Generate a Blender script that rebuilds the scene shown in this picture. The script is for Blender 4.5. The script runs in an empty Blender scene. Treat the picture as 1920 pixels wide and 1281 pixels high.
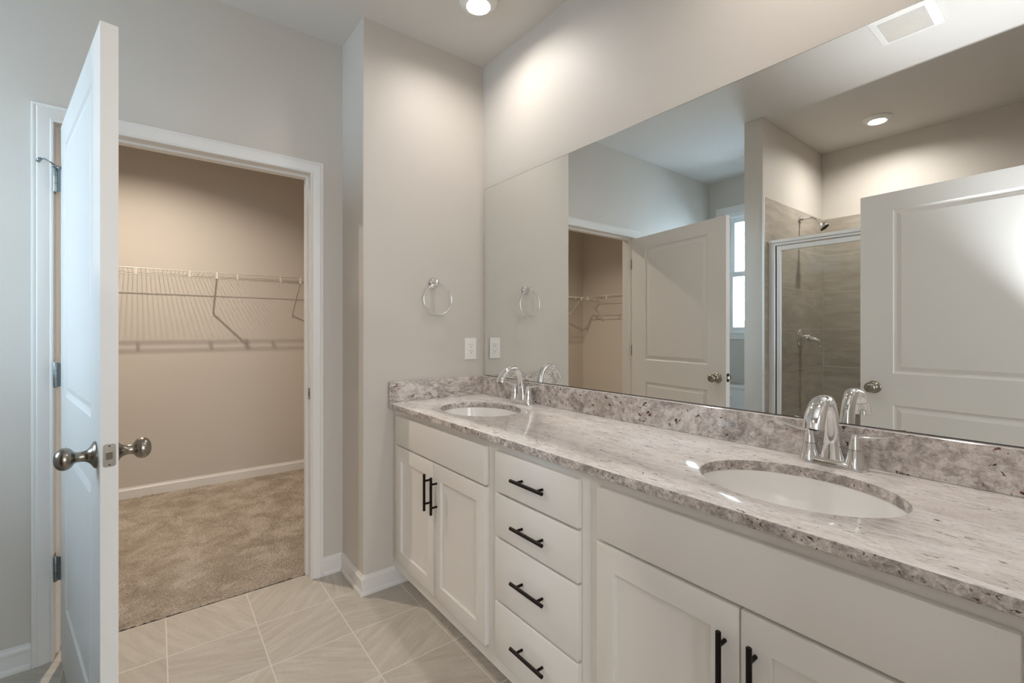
import bpy, bmesh, math, random
from math import pi, sin, cos, radians
from mathutils import Vector, Matrix

random.seed(7)
S = bpy.context.scene
COL = S.collection

# ------------------------------------------------------------------ camera
cam_data = bpy.data.cameras.new('camera')
cam = bpy.data.objects.new('camera', cam_data)
COL.objects.link(cam)
YAW = -0.6608
cam.location = (-1.4653, -2.1488, 1.2526)
cam.rotation_euler = (pi / 2, 0, YAW)
cam_data.sensor_fit = 'HORIZONTAL'
cam_data.sensor_width = 36.0
cam_data.lens = 36.0 * 858.5 / 1920.0
cam_data.shift_y = -19.87 / 1920.0
cam_data.clip_start = 0.02
S.camera = cam

# ------------------------------------------------------------------ world, exposure
world = bpy.data.worlds.new('sky')
S.world = world
world.use_nodes = True
wn = world.node_tree.nodes['Background']
wn.inputs[0].default_value = (0.85, 0.95, 1.0, 1)
wn.inputs[1].default_value = 3.0
world.cycles.sampling_method = 'NONE'
S.view_settings.view_transform = 'Standard'
S.view_settings.look = 'None'
S.view_settings.gamma = 1.0
S.view_settings.use_curve_mapping = False
S.view_settings.exposure = 0.8
S.cycles.max_bounces = 14
S.cycles.diffuse_bounces = 8
S.cycles.glossy_bounces = 8
S.cycles.transmission_bounces = 10
S.cycles.transparent_max_bounces = 12
S.cycles.sample_clamp_indirect = 3.0
S.cycles.caustics_reflective = True
S.cycles.use_denoising = True
S.cycles.denoising_prefilter = 'ACCURATE'
S.cycles.use_light_tree = True

CAN_POWER = 2.45            # each ceiling disk light, watts
SHOWER_POWER = 7.8
CLOSET_POWER = 14.5
WARM = (1.0, 0.955, 0.905)
CLOSET_WARM = (1.0, 0.875, 0.73)


def area_light(name, loc, rot, sx, sy, power, color, portal=False, spread=pi):
    l = bpy.data.lights.new(name, 'AREA')
    l.shape = 'RECTANGLE'
    l.size, l.size_y = sx, sy
    l.energy = power
    l.color = color
    l.spread = spread
    if portal:
        l.cycles.is_portal = True
    o = bpy.data.objects.new(name, l)
    o.location = loc
    o.rotation_euler = rot
    COL.objects.link(o)
    return o


# daylight outside the toilet-room window, 
area_light('window_daylight', (-3.62, -0.137, 2.12), (0, -pi / 2 + 0.50, 0), 1.7, 1.4, 100, (0.58, 0.78, 1.0))
area_light('bedroom_fill', (-1.3, -4.9, 1.45), (pi / 2, 0, 0), 2.6, 1.9, 52, (0.88, 0.94, 1.0))  # added fill lamp shining through the entry doorway; no bedroom window exists
# the photographer's flash, beside the camera and turned up to the ceiling
fl = bpy.data.lights.new('camera_flash', 'SPOT')
fl.energy, fl.color = 120, (0.90, 0.945, 1.0)
fl.spot_size, fl.spot_blend, fl.shadow_soft_size = radians(77), 1.0, 0.025
flo = bpy.data.objects.new('camera_flash', fl)
flo.location = (-1.482, -2.19, 0.90)
flo.rotation_euler = (pi, 0, 0)
COL.objects.link(flo)


# ------------------------------------------------------------------ materials


def srgb(r, g, b):
    f = lambda c: (c / 255 / 12.92) if c / 255 <= 0.04045 else ((c / 255 + 0.055) / 1.055) ** 2.4
    return (f(r), f(g), f(b), 1)


class Mat:
    def __init__(self, name):
        self.m = bpy.data.materials.new(name)
        self.m.use_nodes = True
        self.nt = self.m.node_tree
        self.b = self.nt.nodes['Principled BSDF']

    def n(self, typ, props=None, **inp):
        nd = self.nt.nodes.new(typ)
        for k, v in (props or {}).items():
            setattr(nd, k, v)
        for k, v in inp.items():
            key = int(k[1:]) if k[0] == 'i' and k[1:].isdigit() else k
            self.put(nd, key, v)
        return nd

    def put(self, nd, key, v):
        if isinstance(key, str) and key not in nd.inputs:
            key = key.replace('_', ' ')
        s = nd.inputs[key]
        if isinstance(v, bpy.types.NodeSocket):
            self.nt.links.new(v, s)
        elif isinstance(v, bpy.types.Node):
            self.nt.links.new(v.outputs[0], s)
        else:
            s.default_value = v

    def math(self, op, a, b=0.0, c=None):
        nd = self.n('ShaderNodeMath', {'operation': op}, i0=a, i1=b)
        if c is not None:
            self.put(nd, 2, c)
        return nd.outputs[0]

    def ramp(self, fac, stops, interp='LINEAR'):
        nd = self.n('ShaderNodeValToRGB', i0=fac)
        cr = nd.color_ramp
        cr.interpolation = interp
        while len(cr.elements) < len(stops):
            cr.elements.new(0.5)
        for e, (p, c) in zip(cr.elements, stops):
            e.position = p
            e.color = c if len(c) == 4 else (*c, 1)
        return nd.outputs[0]

    def mix(self, fac, a, b, blend='MIX'):
        nd = self.n('ShaderNodeMix', {'data_type': 'RGBA', 'blend_type': blend})
        self.put(nd, 0, fac)
        self.put(nd, 6, a)
        self.put(nd, 7, b)
        return nd.outputs[2]

    def pos(self):
        return self.n('ShaderNodeNewGeometry').outputs['Position']

    def objpos(self):
        return self.n('ShaderNodeTexCoord').outputs['Object']

    def mapping(self, vec, loc=(0, 0, 0), rot=(0, 0, 0), scale=(1, 1, 1)):
        nd = self.n('ShaderNodeMapping', i0=vec)
        nd.inputs[1].default_value = loc
        nd.inputs[2].default_value = rot
        nd.inputs[3].default_value = scale
        return nd.outputs[0]

    def noise(self, vec, scale, detail=4.0, rough=0.55, dist=0.0):
        nd = self.n('ShaderNodeTexNoise', i0=vec)
        nd.inputs['Scale'].default_value = scale
        nd.inputs['Detail'].default_value = detail
        nd.inputs['Roughness'].default_value = rough
        nd.inputs['Distortion'].default_value = dist
        return nd.outputs[0]

    def bump(self, h, strength, dist=0.002):
        nd = self.n('ShaderNodeBump')
        nd.inputs['Strength'].default_value = strength
        nd.inputs['Distance'].default_value = dist
        self.put(nd, 'Height', h)
        self.put(self.b, 'Normal', nd.outputs[0])


def plain(name, color, rough=0.5, metal=0.0, bump=None, spec=None):
    M = Mat(name)
    M.put(M.b, 'Base Color', color)
    M.put(M.b, 'Roughness', rough)
    M.put(M.b, 'Metallic', metal)
    if spec is not None:
        M.put(M.b, 'Specular IOR Level', spec)
    if bump:
        sc, st = bump
        M.bump(M.noise(M.pos(), sc, 3), st, 0.001)
    return M.m


def paint(name, color, rough, var=0.03, bump=(260, 0.06)):
    """painted surface with faint unevenness of tone"""
    M = Mat(name)
    f = M.noise(M.pos(), 1.7, 2)
    lo = tuple(c * (1 - var) for c in color[:3])
    hi = tuple(min(1, c * (1 + var)) for c in color[:3])
    M.put(M.b, 'Base Color', M.ramp(f, [(0.3, lo), (0.7, hi)]))
    M.put(M.b, 'Roughness', rough)
    M.bump(M.noise(M.pos(), bump[0], 3), bump[1], 0.001)
    return M.m


m_wall = paint('wall_paint', srgb(204, 198, 190), 0.55, 0.015)
m_closet = paint('closet_paint', srgb(204, 197, 188), 0.6, 0.015)
m_ceiling = paint('ceiling_paint', srgb(212, 208, 203), 0.8, 0.015)
m_trim = paint('trim_paint', srgb(228, 226, 223), 0.32, 0.008, (90, 0.02))
m_door = paint('door_paint', srgb(226, 224, 221), 0.34, 0.008, (120, 0.03))
m_cab = paint('cabinet_paint', srgb(226, 222, 217), 0.36, 0.01, (110, 0.02))
m_chrome = plain('chrome', (0.86, 0.86, 0.87, 1), 0.06, 1.0)
m_nickel = plain('satin_nickel', srgb(150, 143, 132), 0.27, 1.0)
m_steel = plain('hinge_steel', srgb(150, 155, 156), 0.35, 1.0)
m_alum = plain('bright_aluminium', srgb(233, 233, 233), 0.3, 0.55)
m_black = plain('black_bronze', srgb(24, 19, 17), 0.38, 0.7)
m_plastic = plain('white_plastic', srgb(236, 234, 231), 0.35)
m_dark = plain('dark_slot', srgb(40, 38, 36), 0.6)
m_ceramic = plain('vitreous_china', srgb(238, 236, 233), 0.08)
m_wire = plain('white_wire_coating', srgb(214, 209, 201), 0.4)
m_vinyl = plain('white_vinyl', srgb(236, 238, 238), 0.35)


def make_mirror():
    M = Mat('mirror_silver')
    M.put(M.b, 'Base Color', (0.87, 0.885, 0.87, 1))
    M.put(M.b, 'Metallic', 1.0)
    M.put(M.b, 'Roughness', 0.0)
    return M.m


m_mirror = make_mirror()
m_mirror_edge = plain('mirror_edge', srgb(62, 60, 54), 0.4)


def make_emit(name, color, strength):
    M = Mat(name)
    M.put(M.b, 'Base Color', (0.9, 0.9, 0.88, 1))
    M.put(M.b, 'Emission Color', (*color, 1))
    M.put(M.b, 'Emission Strength', strength)
    M.m.cycles.emission_sampling = 'NONE'
    return M.m


m_lens = make_emit('disk_light_lens', (1.0, 0.95, 0.88), 30.0)
m_lens_closet = make_emit('closet_light_lens', (1.0, 0.92, 0.82), 30.0)


def make_glass(name, tint, gloss=0.10):
    M = Mat(name)
    nt = M.nt
    out = nt.nodes['Material Output']
    tr = M.n('ShaderNodeBsdfTransparent', i0=tint)
    gl = M.n('ShaderNodeBsdfGlossy')
    gl.inputs[0].default_value = (1, 1, 1, 1)
    gl.inputs[1].default_value = 0.02
    fr = M.n('ShaderNodeFresnel')
    fr.inputs[0].default_value = 1.5
    mx = M.n('ShaderNodeMixShader', i0=fr.outputs[0], i1=tr.outputs[0], i2=gl.outputs[0])
    nt.links.new(mx.outputs[0], out.inputs[0])
    return M.m


m_glass = make_glass('clear_glass', (0.97, 0.98, 0.97, 1))
m_window_glass = make_glass('window_glass', (0.98, 1.0, 1.0, 1))


def make_floor_tile():
    M = Mat('floor_tile')
    px, py, x0, y0, g = 0.3063, 0.2975, -0.513, 0.054, 0.0022
    sep = M.n('ShaderNodeSeparateXYZ', i0=M.pos())
    u = M.math('DIVIDE', M.math('SUBTRACT', sep.outputs[0], x0), px)
    v = M.math('DIVIDE', M.math('SUBTRACT', sep.outputs[1], y0), py)
    fu, fv = M.math('FLOOR', u), M.math('FLOOR', v)
    du = M.math('MULTIPLY', M.math('ABSOLUTE', M.math('SUBTRACT', u, M.math('ROUND', u))), px)
    dv = M.math('MULTIPLY', M.math('ABSOLUTE', M.math('SUBTRACT', v, M.math('ROUND', v))), py)
    d = M.math('MINIMUM', du, dv)
    grout = M.n('ShaderNodeMapRange', {'interpolation_type': 'SMOOTHSTEP'}, i0=d)
    grout.inputs[1].default_value = g * 0.6
    grout.inputs[2].default_value = g * 1.3
    cid = M.n('ShaderNodeCombineXYZ', i0=fu, i1=fv)
    wn_ = M.n('ShaderNodeTexWhiteNoise', {'noise_dimensions': '3D'}, i0=cid)
    ang = M.math('MULTIPLY', wn_.outputs[0], 6.28)
    rot = M.n('ShaderNodeVectorRotate', {'rotation_type': 'Z_AXIS'}, i0=M.pos(), i3=ang)
    off = M.n('ShaderNodeVectorMath', {'operation': 'ADD'}, i0=rot.outputs[0], i1=wn_.outputs[1])
    st = M.mapping(off.outputs[0], scale=(2.2, 17, 1))
    vein = M.noise(st, 2.2, 5, 0.6, 0.35)
    fine = M.noise(M.pos(), 90, 4, 0.6)
    c1 = M.ramp(vein, [(0.28, srgb(174, 166, 155)), (0.5, srgb(190, 183, 172)), (0.66, srgb(201, 195, 185)), (0.78, srgb(212, 206, 198))])
    c2 = M.mix(0.25, c1, M.ramp(fine, [(0.3, srgb(172, 165, 155)), (0.7, srgb(206, 200, 191))]))
    tone = M.ramp(wn_.outputs[0], [(0, (0.93, 0.93, 0.93)), (1, (1.03, 1.03, 1.03))])
    c3 = M.mix(1.0, c2, tone, 'MULTIPLY')
    M.put(M.b, 'Base Color', M.mix(grout.outputs[0], srgb(216, 210, 202), c3))
    M.put(M.b, 'Roughness', M.ramp(grout.outputs[0], [(0, (0.8,) * 3), (1, (0.38,) * 3)]))
    h = M.math('ADD', grout.outputs[0], M.math('MULTIPLY', fine, 0.15))
    M.bump(h, 0.25, 0.002)
    return M.m


m_floor = make_floor_tile()


def make_shower_tile(axis):
    """large taupe tiles; axis = 0 for a wall running along x, 1 for a wall running along y"""
    M = Mat('shower_tile_%s' % 'xy'[axis])
    sep = M.n('ShaderNodeSeparateXYZ', i0=M.pos())
    hor = sep.outputs[axis]
    h, w, g = 0.3075, (1.22 if axis == 0 else 0.92), 0.0022
    v = M.math('DIVIDE', M.math('SUBTRACT', 2.189, sep.outputs[2]), h)
    fv = M.math('FLOOR', v)
    off = M.math('MULTIPLY', M.math('MODULO', fv, 2.0), 0.06 if axis == 0 else 0.5)
    u = M.math('ADD', M.math('DIVIDE', M.math('SUBTRACT', hor, -3.10 if axis == 0 else -0.712), w), off)
    fu = M.math('FLOOR', u)
    du = M.math('MULTIPLY', M.math('ABSOLUTE', M.math('SUBTRACT', u, M.math('ROUND', u))), w)
    dv = M.math('MULTIPLY', M.math('ABSOLUTE', M.math('SUBTRACT', v, M.math('ROUND', v))), h)
    d = M.math('MINIMUM', du, dv)
    grout = M.n('ShaderNodeMapRange', {'interpolation_type': 'SMOOTHSTEP'}, i0=d)
    grout.inputs[1].default_value = g * 0.6
    grout.inputs[2].default_value = g * 1.4
    cid = M.n('ShaderNodeCombineXYZ', i0=fu, i1=fv)
    wn_ = M.n('ShaderNodeTexWhiteNoise', {'noise_dimensions': '3D'}, i0=cid)
    shift = M.n('ShaderNodeVectorMath', {'operation': 'ADD'}, i0=M.pos(), i1=wn_.outputs[1])
    vein = M.noise(M.mapping(shift.outputs[0], rot=(0.35, 0.35, 0.0), scale=(3, 3, 13)), 1.6, 5, 0.6, 0.4)
    c = M.ramp(vein, [(0.28, srgb(154, 145, 133)), (0.52, srgb(170, 161, 149)), (0.75, srgb(186, 178, 166))])
    tone = M.ramp(wn_.outputs[0], [(0, (0.94,) * 3), (1, (1.03,) * 3)])
    c = M.mix(1.0, c, tone, 'MULTIPLY')
    M.put(M.b, 'Base Color', M.mix(grout.outputs[0], srgb(196, 188, 176), c))
    M.put(M.b, 'Roughness', 0.4)
    M.bump(grout.outputs[0], 0.25, 0.002)
    return M.m


m_tile_x = make_shower_tile(0)
m_tile_y = make_shower_tile(1)


def make_granite(name, scale=(1, 1, 1), rot=(0, 0, 0), shift=0.0, fleck=0.0, soft=0):
    """grey-white granite: cloudy quartz, smoky streaks, small dark and burgundy flecks"""
    M = Mat(name)
    p = M.mapping(M.pos(), rot=rot, scale=scale)
    big = M.noise(p, 9.0, 10, 0.68, 1.0)
    mid = M.noise(M.mapping(p, loc=(4.2, 8.1, 2.7)), 42.0, 7, 0.66, 0.7)
    fine = M.noise(p, 190.0, 4, 0.7)
    mixv = M.math('ADD', M.math('MULTIPLY', big, 0.55), M.math('MULTIPLY', mid, 0.45))
    mixv = M.math('SUBTRACT', mixv, shift)
    if soft:
        stops = [(0.33, srgb(152, 144, 141)), (0.41, srgb(196, 189, 185)), (0.475, srgb(224, 218, 214)), (0.53, srgb(238, 233, 230)), (0.62, srgb(248, 245, 243))]
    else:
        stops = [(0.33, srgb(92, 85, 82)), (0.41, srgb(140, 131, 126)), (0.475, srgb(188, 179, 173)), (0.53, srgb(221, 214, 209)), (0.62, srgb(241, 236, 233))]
    base = M.ramp(mixv, stops)
    warp = M.noise(p, 6.0, 3, 0.5)
    warm = M.mix(M.ramp(warp, [(0.5, (0, 0, 0)), (0.68, (0.2, 0.2, 0.2))]), base, srgb(204, 187, 170))
    grain = M.mix(0.28, warm, M.ramp(fine, [(0.3, srgb(120, 110, 105)), (0.55, srgb(216, 208, 203)), (0.8, srgb(245, 240, 236))]))
    sp = M.noise(M.mapping(p, loc=(3.1, 1.7, 5.3)), 46.0, 5, 0.62, 0.5)
    gate = M.noise(M.mapping(p, loc=(7.7, 2.2, 0.3)), 10.0, 2, 0.5)
    lo_ = 0.615 - fleck
    spk = M.math('MULTIPLY', M.ramp(sp, [(lo_, (0, 0, 0)), (lo_ + 0.035, (1, 1, 1))]), M.ramp(gate, [(0.40, (0, 0, 0)), (0.48, (1, 1, 1))]))
    hue = M.noise(M.mapping(p, loc=(1.2, 9.1, 4.4)), 14.0, 1)
    spc = M.ramp(hue, [(0.40, srgb(52, 42, 39)), (0.53, srgb(88, 68, 60)), (0.62, srgb(98, 42, 44))])
    M.put(M.b, 'Base Color', M.mix(spk, grain, spc))
    M.put(M.b, 'Roughness', 0.09)
    M.put(M.b, 'Specular IOR Level', 0.5)
    return M.m


m_granite = make_granite('granite_counter', (2.7, 0.85, 2.7), (0, 0, 0), -0.012, -0.012, 1)
m_granite_shaded = make_granite('granite_shaded_edge', (2.4, 1.9, 2.4), (0, 0, 0), 0.06, 0.012)  # counter edge and sink rims: their shade is painted in as darker granite
m_granite_back = make_granite('granite_backsplash', (1.2, 1.0, 1.2), (0, 0, 0), 0.012, 0.012)
m_granite_side = make_granite('granite_side_splash', (0.9, 1.2, 2.0), (0, -0.75, 0), 0.012, 0.012)


def make_carpet(name):
    M = Mat(name)
    p = M.pos()
    patch = M.noise(p, 6.5, 6, 0.62, 0.5)
    tuft = M.noise(p, 130, 4, 0.75)
    c = M.ramp(patch, [(0.36, srgb(172, 158, 143)), (0.5, srgb(188, 175, 160)), (0.62, srgb(205, 193, 180))])
    c = M.mix(1.0, c, M.ramp(tuft, [(0.3, (0.5,) * 3), (0.62, (1.18,) * 3)]), 'MULTIPLY')
    M.put(M.b, 'Base Color', c)
    M.put(M.b, 'Roughness', 1.0)
    M.put(M.b, 'Specular IOR Level', 0.05)
    M.bump(M.math('ADD', tuft, M.math('MULTIPLY', patch, 0.6)), 0.9, 0.008)
    return M.m


m_carpet = make_carpet('carpet_pile')

# ------------------------------------------------------------------ mesh helpers


class MB:
    def __init__(self):
        self.bm = bmesh.new()

    def box(self, x0, x1, y0, y1, z0, z1, bev=0.0, seg=1, mat=0):
        m = Matrix.Translation(((x0 + x1) / 2, (y0 + y1) / 2, (z0 + z1) / 2)) @ Matrix.Diagonal((abs(x1 - x0), abs(y1 - y0), abs(z1 - z0), 1))
        r = bmesh.ops.create_cube(self.bm, size=1.0, matrix=m)
        vs = r['verts']
        es = list({e for v in vs for e in v.link_edges})
        fs = list({f for v in vs for f in v.link_faces})
        for f in fs:
            f.material_index = mat
        if bev:
            bmesh.ops.bevel(self.bm, geom=es, offset=bev, segments=seg, affect='EDGES', profile=0.5, clamp_overlap=True)
        return self

    def ring_faces(self, a, b, close=True, smooth=False, mat=0):
        n = len(a)
        for i in range(n if close else n - 1):
            j = (i + 1) % n
            f = self.bm.faces.new((a[i], a[j], b[j], b[i]))
            f.smooth = smooth
            f.material_index = mat

    def rings(self, loops, close=True, smooth=False, cap0=False, cap1=False, mat=0):
        R = [[self.bm.verts.new(p) for p in lp] for lp in loops]
        for a, b in zip(R, R[1:]):
            self.ring_faces(a, b, close, smooth, mat)
        if cap0:
            f = self.bm.faces.new(list(reversed(R[0])))
            f.material_index = mat
        if cap1:
            f = self.bm.faces.new(R[-1])
            f.material_index = mat
        return R

    def lathe(self, prof, M=Matrix(), seg=32, sx=1.0, sy=1.0, smooth=True, mat=0):
        """prof: (radius, height) pairs revolved about local z"""
        loops = []
        for r, h in prof:
            r = max(r, 1e-5)
            loops.append([M @ Vector((r * sx * cos(2 * pi * i / seg), r * sy * sin(2 * pi * i / seg), h)) for i in range(seg)])
        self.rings(loops, True, smooth, prof[0][0] > 1e-4, prof[-1][0] > 1e-4, mat)
        return self

    def tube(self, pts, rad, seg=12, closed=False, smooth=True, flat=None, ends=True, mat=0):
        """rad: number or list; flat: list of (rx, ry) per point for oval sections"""
        pts = [Vector(p) for p in pts]
        n = len(pts)
        loops = []
        prev = None
        for i, p in enumerate(pts):
            if closed:
                t = pts[(i + 1) % n] - pts[i - 1]
            else:
                t = pts[min(i + 1, n - 1)] - pts[max(i - 1, 0)]
            t.normalize()
            if prev is None:
                up = Vector((0, 0, 1)) if abs(t.z) < 0.9 else Vector((0, 1, 0))
                if flat:
                    up = Vector((0, 1, 0))
                a = up - t * up.dot(t)
            else:
                a = prev - t * prev.dot(t)
            a.normalize()
            prev = a
            b = t.cross(a)
            if flat:
                ra, rb = flat[i]
            else:
                ra = rb = rad[i] if isinstance(rad, (list, tuple)) else rad
            loops.append([p + a * ra * cos(2 * pi * k / seg) + b * rb * sin(2 * pi * k / seg) for k in range(seg)])
        if closed:
            loops.append(loops[0])
            R = [[self.bm.verts.new(q) for q in lp] for lp in loops[:-1]]
            R.append(R[0])
            for a_, b_ in zip(R, R[1:]):
                self.ring_faces(a_, b_, True, smooth, mat)
        else:
            self.rings(loops, True, smooth, ends, ends, mat)
        return self

    def poly(self, pts, mat=0):
        f = self.bm.faces.new([self.bm.verts.new(p) for p in pts])
        f.material_index = mat
        return f

    def prism(self, pts, vec, mat=0):
        """extrude a planar polygon along vec"""
        vec = Vector(vec)
        a = [self.bm.verts.new(p) for p in pts]
        b = [self.bm.verts.new(Vector(p) + vec) for p in pts]
        self.ring_faces(a, b, True, False, mat)
        f1 = self.bm.faces.new(list(reversed(a)))
        f2 = self.bm.faces.new(b)
        f1.material_index = f2.material_index = mat
        return self

    def build(self, name, mats, parent=None, loc=None, rot=None):
        bmesh.ops.recalc_face_normals(self.bm, faces=self.bm.faces[:])
        me = bpy.data.meshes.new(name)
        self.bm.to_mesh(me)
        self.bm.free()
        for m in (mats if isinstance(mats, (list, tuple)) else [mats]):
            me.materials.append(m)
        o = bpy.data.objects.new(name, me)
        COL.objects.link(o)
        if parent:
            o.parent = parent
        if loc:
            o.location = loc
        if rot:
            o.rotation_euler = rot
        return o


def mark_sharp(o, deg=35):
    bm = bmesh.new()
    bm.from_mesh(o.data)
    lim = radians(deg)
    for f in bm.faces:
        f.smooth = True
    for e in bm.edges:
        if len(e.link_faces) != 2 or e.calc_face_angle(0) > lim:
            e.smooth = False
    bm.to_mesh(o.data)
    bm.free()
    return o


def empty(name, loc=(0, 0, 0), rot=(0, 0, 0)):
    o = bpy.data.objects.new(name, None)
    o.location = loc
    o.rotation_euler = rot
    o.empty_display_size = 0.1
    COL.objects.link(o)
    return o


def tag(o, label, cat, group=None, kind=None):
    o['label'] = label
    o['category'] = cat
    if group:
        o['group'] = group
    if kind:
        o['kind'] = kind
    return o


def struct(o, label, cat):
    return tag(o, label, cat, None, 'structure')


def sweep_loops(path, prof, z=True):
    """mitred sweep of prof [(off, z)] along an xy path; off goes to the right of travel"""
    P = [Vector(p) for p in path]
    n = len(P)
    dirs = [(P[i + 1] - P[i]).normalized() for i in range(n - 1)]
    nor = [Vector((d.y, -d.x)) for d in dirs]
    loops = []
    for i in range(n):
        if i == 0:
            m = nor[0]
        elif i == n - 1:
            m = nor[-1]
        else:
            a, b = nor[i - 1], nor[i]
            m = (a + b) / (1 + a.dot(b))
        loops.append([(P[i].x + m.x * o, P[i].y + m.y * o, h) for o, h in prof])
    return loops


BASE_PROF = [(0, 0), (0.017, 0), (0.0175, 0.006), (0.0165, 0.013), (0.013, 0.019), (0.0105, 0.021), (0.0105, 0.064), (0.0125, 0.066), (0.0125, 0.076), (0.009, 0.081), (0.0055, 0.085), (0.0045, 0.092), (0.0, 0.093)]


def baseboard(name, path, label, prof=BASE_PROF):
    b = MB()
    b.rings(sweep_loops(path, prof), True, False, True, True)
    o = b.build(name, m_trim)
    mark_sharp(o, 28)
    return struct(o, label, 'baseboard')


CAS_PROF = [(0.0, 0.0), (0.0, 0.009), (0.003, 0.0115), (0.008, 0.0115), (0.011, 0.0085), (0.018, 0.0105), (0.034, 0.0155), (0.043, 0.0175), (0.046, 0.0150), (0.050, 0.0150), (0.053, 0.0175), (0.058, 0.0175), (0.0595, 0.015), (0.0595, 0.0)]


def casing_u(b, xl, xr, zt, y, sgn, prof=CAS_PROF):
    """U shaped door casing on the plane y, projecting along sgn*y"""
    L = []
    for fx, fz in ((-1, None), (-1, 1), (1, 1), (1, None)):
        L.append([((xl if fx < 0 else xr) + fx * u, y + sgn * t, (zt + u) if fz else 0.0) for u, t in prof])
    b.rings(L, True, False, True, True)


# ------------------------------------------------------------------ the room shell
H = 2.7445
W, D = 0.6905, 0.3004          # end-wall width and how far the closet wall lies behind it
XL, XR = -1.772, -0.8505       # closet opening (jamb faces)
ZO = 2.0465
XB = -2.992                    # window wall
YE = -2.20                     # entry wall
EXL, EXR = -1.718, -0.800      # entry opening

b = MB()
b.box(XB - 0.1, 0.1, YE - 0.115, D + 0.057, -0.06, 0.0)
struct(b.build('floor', m_floor), 'square beige stone-look floor tiles with pale grout', 'floor')

# carpet in the closet: a dense pile surface
xs = [-3.25 + 0.008 * i for i in range(407)]
ys = [D + 0.056 + 0.008 * i for i in range(243)]
me = bpy.data.meshes.new('carpet')
vv = [(x, y, 0.004 + random.random() * 0.007 + (0.0 if j else -0.004)) for j, y in enumerate(ys) for x in xs]
nx = len(xs)
ff = [(j * nx + i, j * nx + i + 1, (j + 1) * nx + i + 1, (j + 1) * nx + i) for j in range(len(ys) - 1) for i in range(nx - 1)]
me.from_pydata(vv, [], ff)
me.materials.append(m_carpet)
carpet = bpy.data.objects.new('carpet', me)
COL.objects.link(carpet)
tag(carpet, 'brownish beige pile carpet covering the closet floor', 'carpet', None, 'stuff')
b = MB()
b.box(-3.35, 0.1, D + 0.0575, 2.4, -0.06, 0.0)
struct(b.build('floor_closet', m_carpet), 'floor slab under the closet carpet', 'floor')
b = MB()
b.box(-4.2, 1.2, -5.6, YE - 0.1155, -0.06, 0.0)
struct(b.build('floor_bedroom', m_carpet), 'carpeted floor beyond the entry door', 'floor')

b = MB()
b.box(-4.2, 1.2, -5.6, 2.45, H, H + 0.1)
struct(b.build('ceiling', m_ceiling), 'flat white painted ceiling', 'ceiling')

b = MB()
b.box(0.0, 0.1, YE - 0.115, 2.4, 0, H)
struct(b.build('wall_right', m_wall), 'greige painted wall above and behind the long mirror', 'wall')

b = MB()                        # solid chase: the towel-ring wall
r = 0.006
pts = [(-W + r, 0.0, 0), (0.0, 0.0, 0), (0.0, D, 0), (-W, D, 0)] + [(-W + r - r * cos(a), r - r * sin(a), 0) for a in (0, pi / 8, pi / 4, 3 * pi / 8)]
b.prism(pts, (0, 0, H))
o = b.build('wall_end', m_wall)
mark_sharp(o, 40)
struct(o, 'greige end wall carrying the towel ring and outlet', 'wall')

b = MB()
J = 0.017                       # jamb board thickness
xl, xr, zt = XL - J, XR + J, ZO + J
pts = [(-3.35, D, 0), (xl, D, 0), (xl, D, zt), (xr, D, zt), (xr, D, 0), (0.0, D, 0), (0.0, D, H), (-3.35, D, H)]
b.prism(pts, (0, 0.115, 0))
struct(b.build('wall_closet', m_wall), 'painted wall around the closet doorway', 'wall')

b = MB()
b.box(-3.45, 0.1, 2.29, 2.4, 0, H)
struct(b.build('wall_closet_back', m_closet), 'tan lit back wall of the walk-in closet', 'wall')
b = MB()
b.box(-3.36, -3.25, D + 0.1155, 2.29, 0, H)
struct(b.build('wall_closet_left', m_closet), 'left wall of the closet, seen in the mirror', 'wall')


def holed_wall_x(name, x0, x1, ya, yb, hy0, hy1, hz0, hz1, mat):
    b = MB()
    out = [(ya, 0), (yb, 0), (yb, H), (ya, H)]
    inn = [(hy0, hz0), (hy1, hz0), (hy1, hz1), (hy0, hz1)]
    V = {}
    for x in (x0, x1):
        V[x] = ([b.bm.verts.new((x, y, z)) for y, z in out], [b.bm.verts.new((x, y, z)) for y, z in inn])
        b.ring_faces(*V[x])
    b.ring_faces(V[x0][0], V[x1][0])
    b.ring_faces(V[x0][1], V[x1][1])
    return b.build(name, mat)


WY0, WY1, WZ0, WZ1 = -0.432, 0.158, 1.235, 2.405      # window hole
o = holed_wall_x('wall_left', XB - 0.1, XB, YE - 0.115, D, WY0, WY1, WZ0, WZ1, m_wall)
struct(o, 'outer wall with the small window over the toilet', 'wall')

b = MB()
b.box(XB, -1.885, -0.702, -0.574, 0, H, 0.004, 2)
struct(b.build('wall_divider', m_wall), 'stub wall between the toilet and the shower', 'wall')

b = MB()
pts = [(XB, YE, 0), (EXL - J, YE, 0), (EXL - J, YE, zt), (EXR + J, YE, zt), (EXR + J, YE, 0), (0.0, YE, 0), (0.0, YE, H), (XB, YE, H)]
b.prism(pts, (0, -0.115, 0))
struct(b.build('wall_entry', m_wall), 'wall around the entry doorway behind the camera', 'wall')

b = MB()
b.box(-4.2, -4.1, -5.6, YE - 0.116, 0, H)
struct(b.build('wall_bedroom_left', m_wall), 'left wall of the adjoining bedroom', 'wall')
b = MB()
b.box(1.1, 1.2, -5.6, YE - 0.116, 0, H)
struct(b.build('wall_bedroom_right', m_wall), 'right wall of the adjoining bedroom', 'wall')
b = MB()
b.box(-4.1, 1.1, -5.6, -5.5, 0, H)
struct(b.build('wall_bedroom_back', m_wall), 'far wall of the adjoining bedroom', 'wall')
b = MB()
b.box(-4.1, XB - 0.1, YE - 0.115, YE - 0.005, 0, H)
b.box(0.1, 1.1, YE - 0.115, YE - 0.005, 0, H)
struct(b.build('wall_bedroom_front', m_wall), 'wall stubs closing the bedroom beside the bathroom', 'wall')

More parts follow.
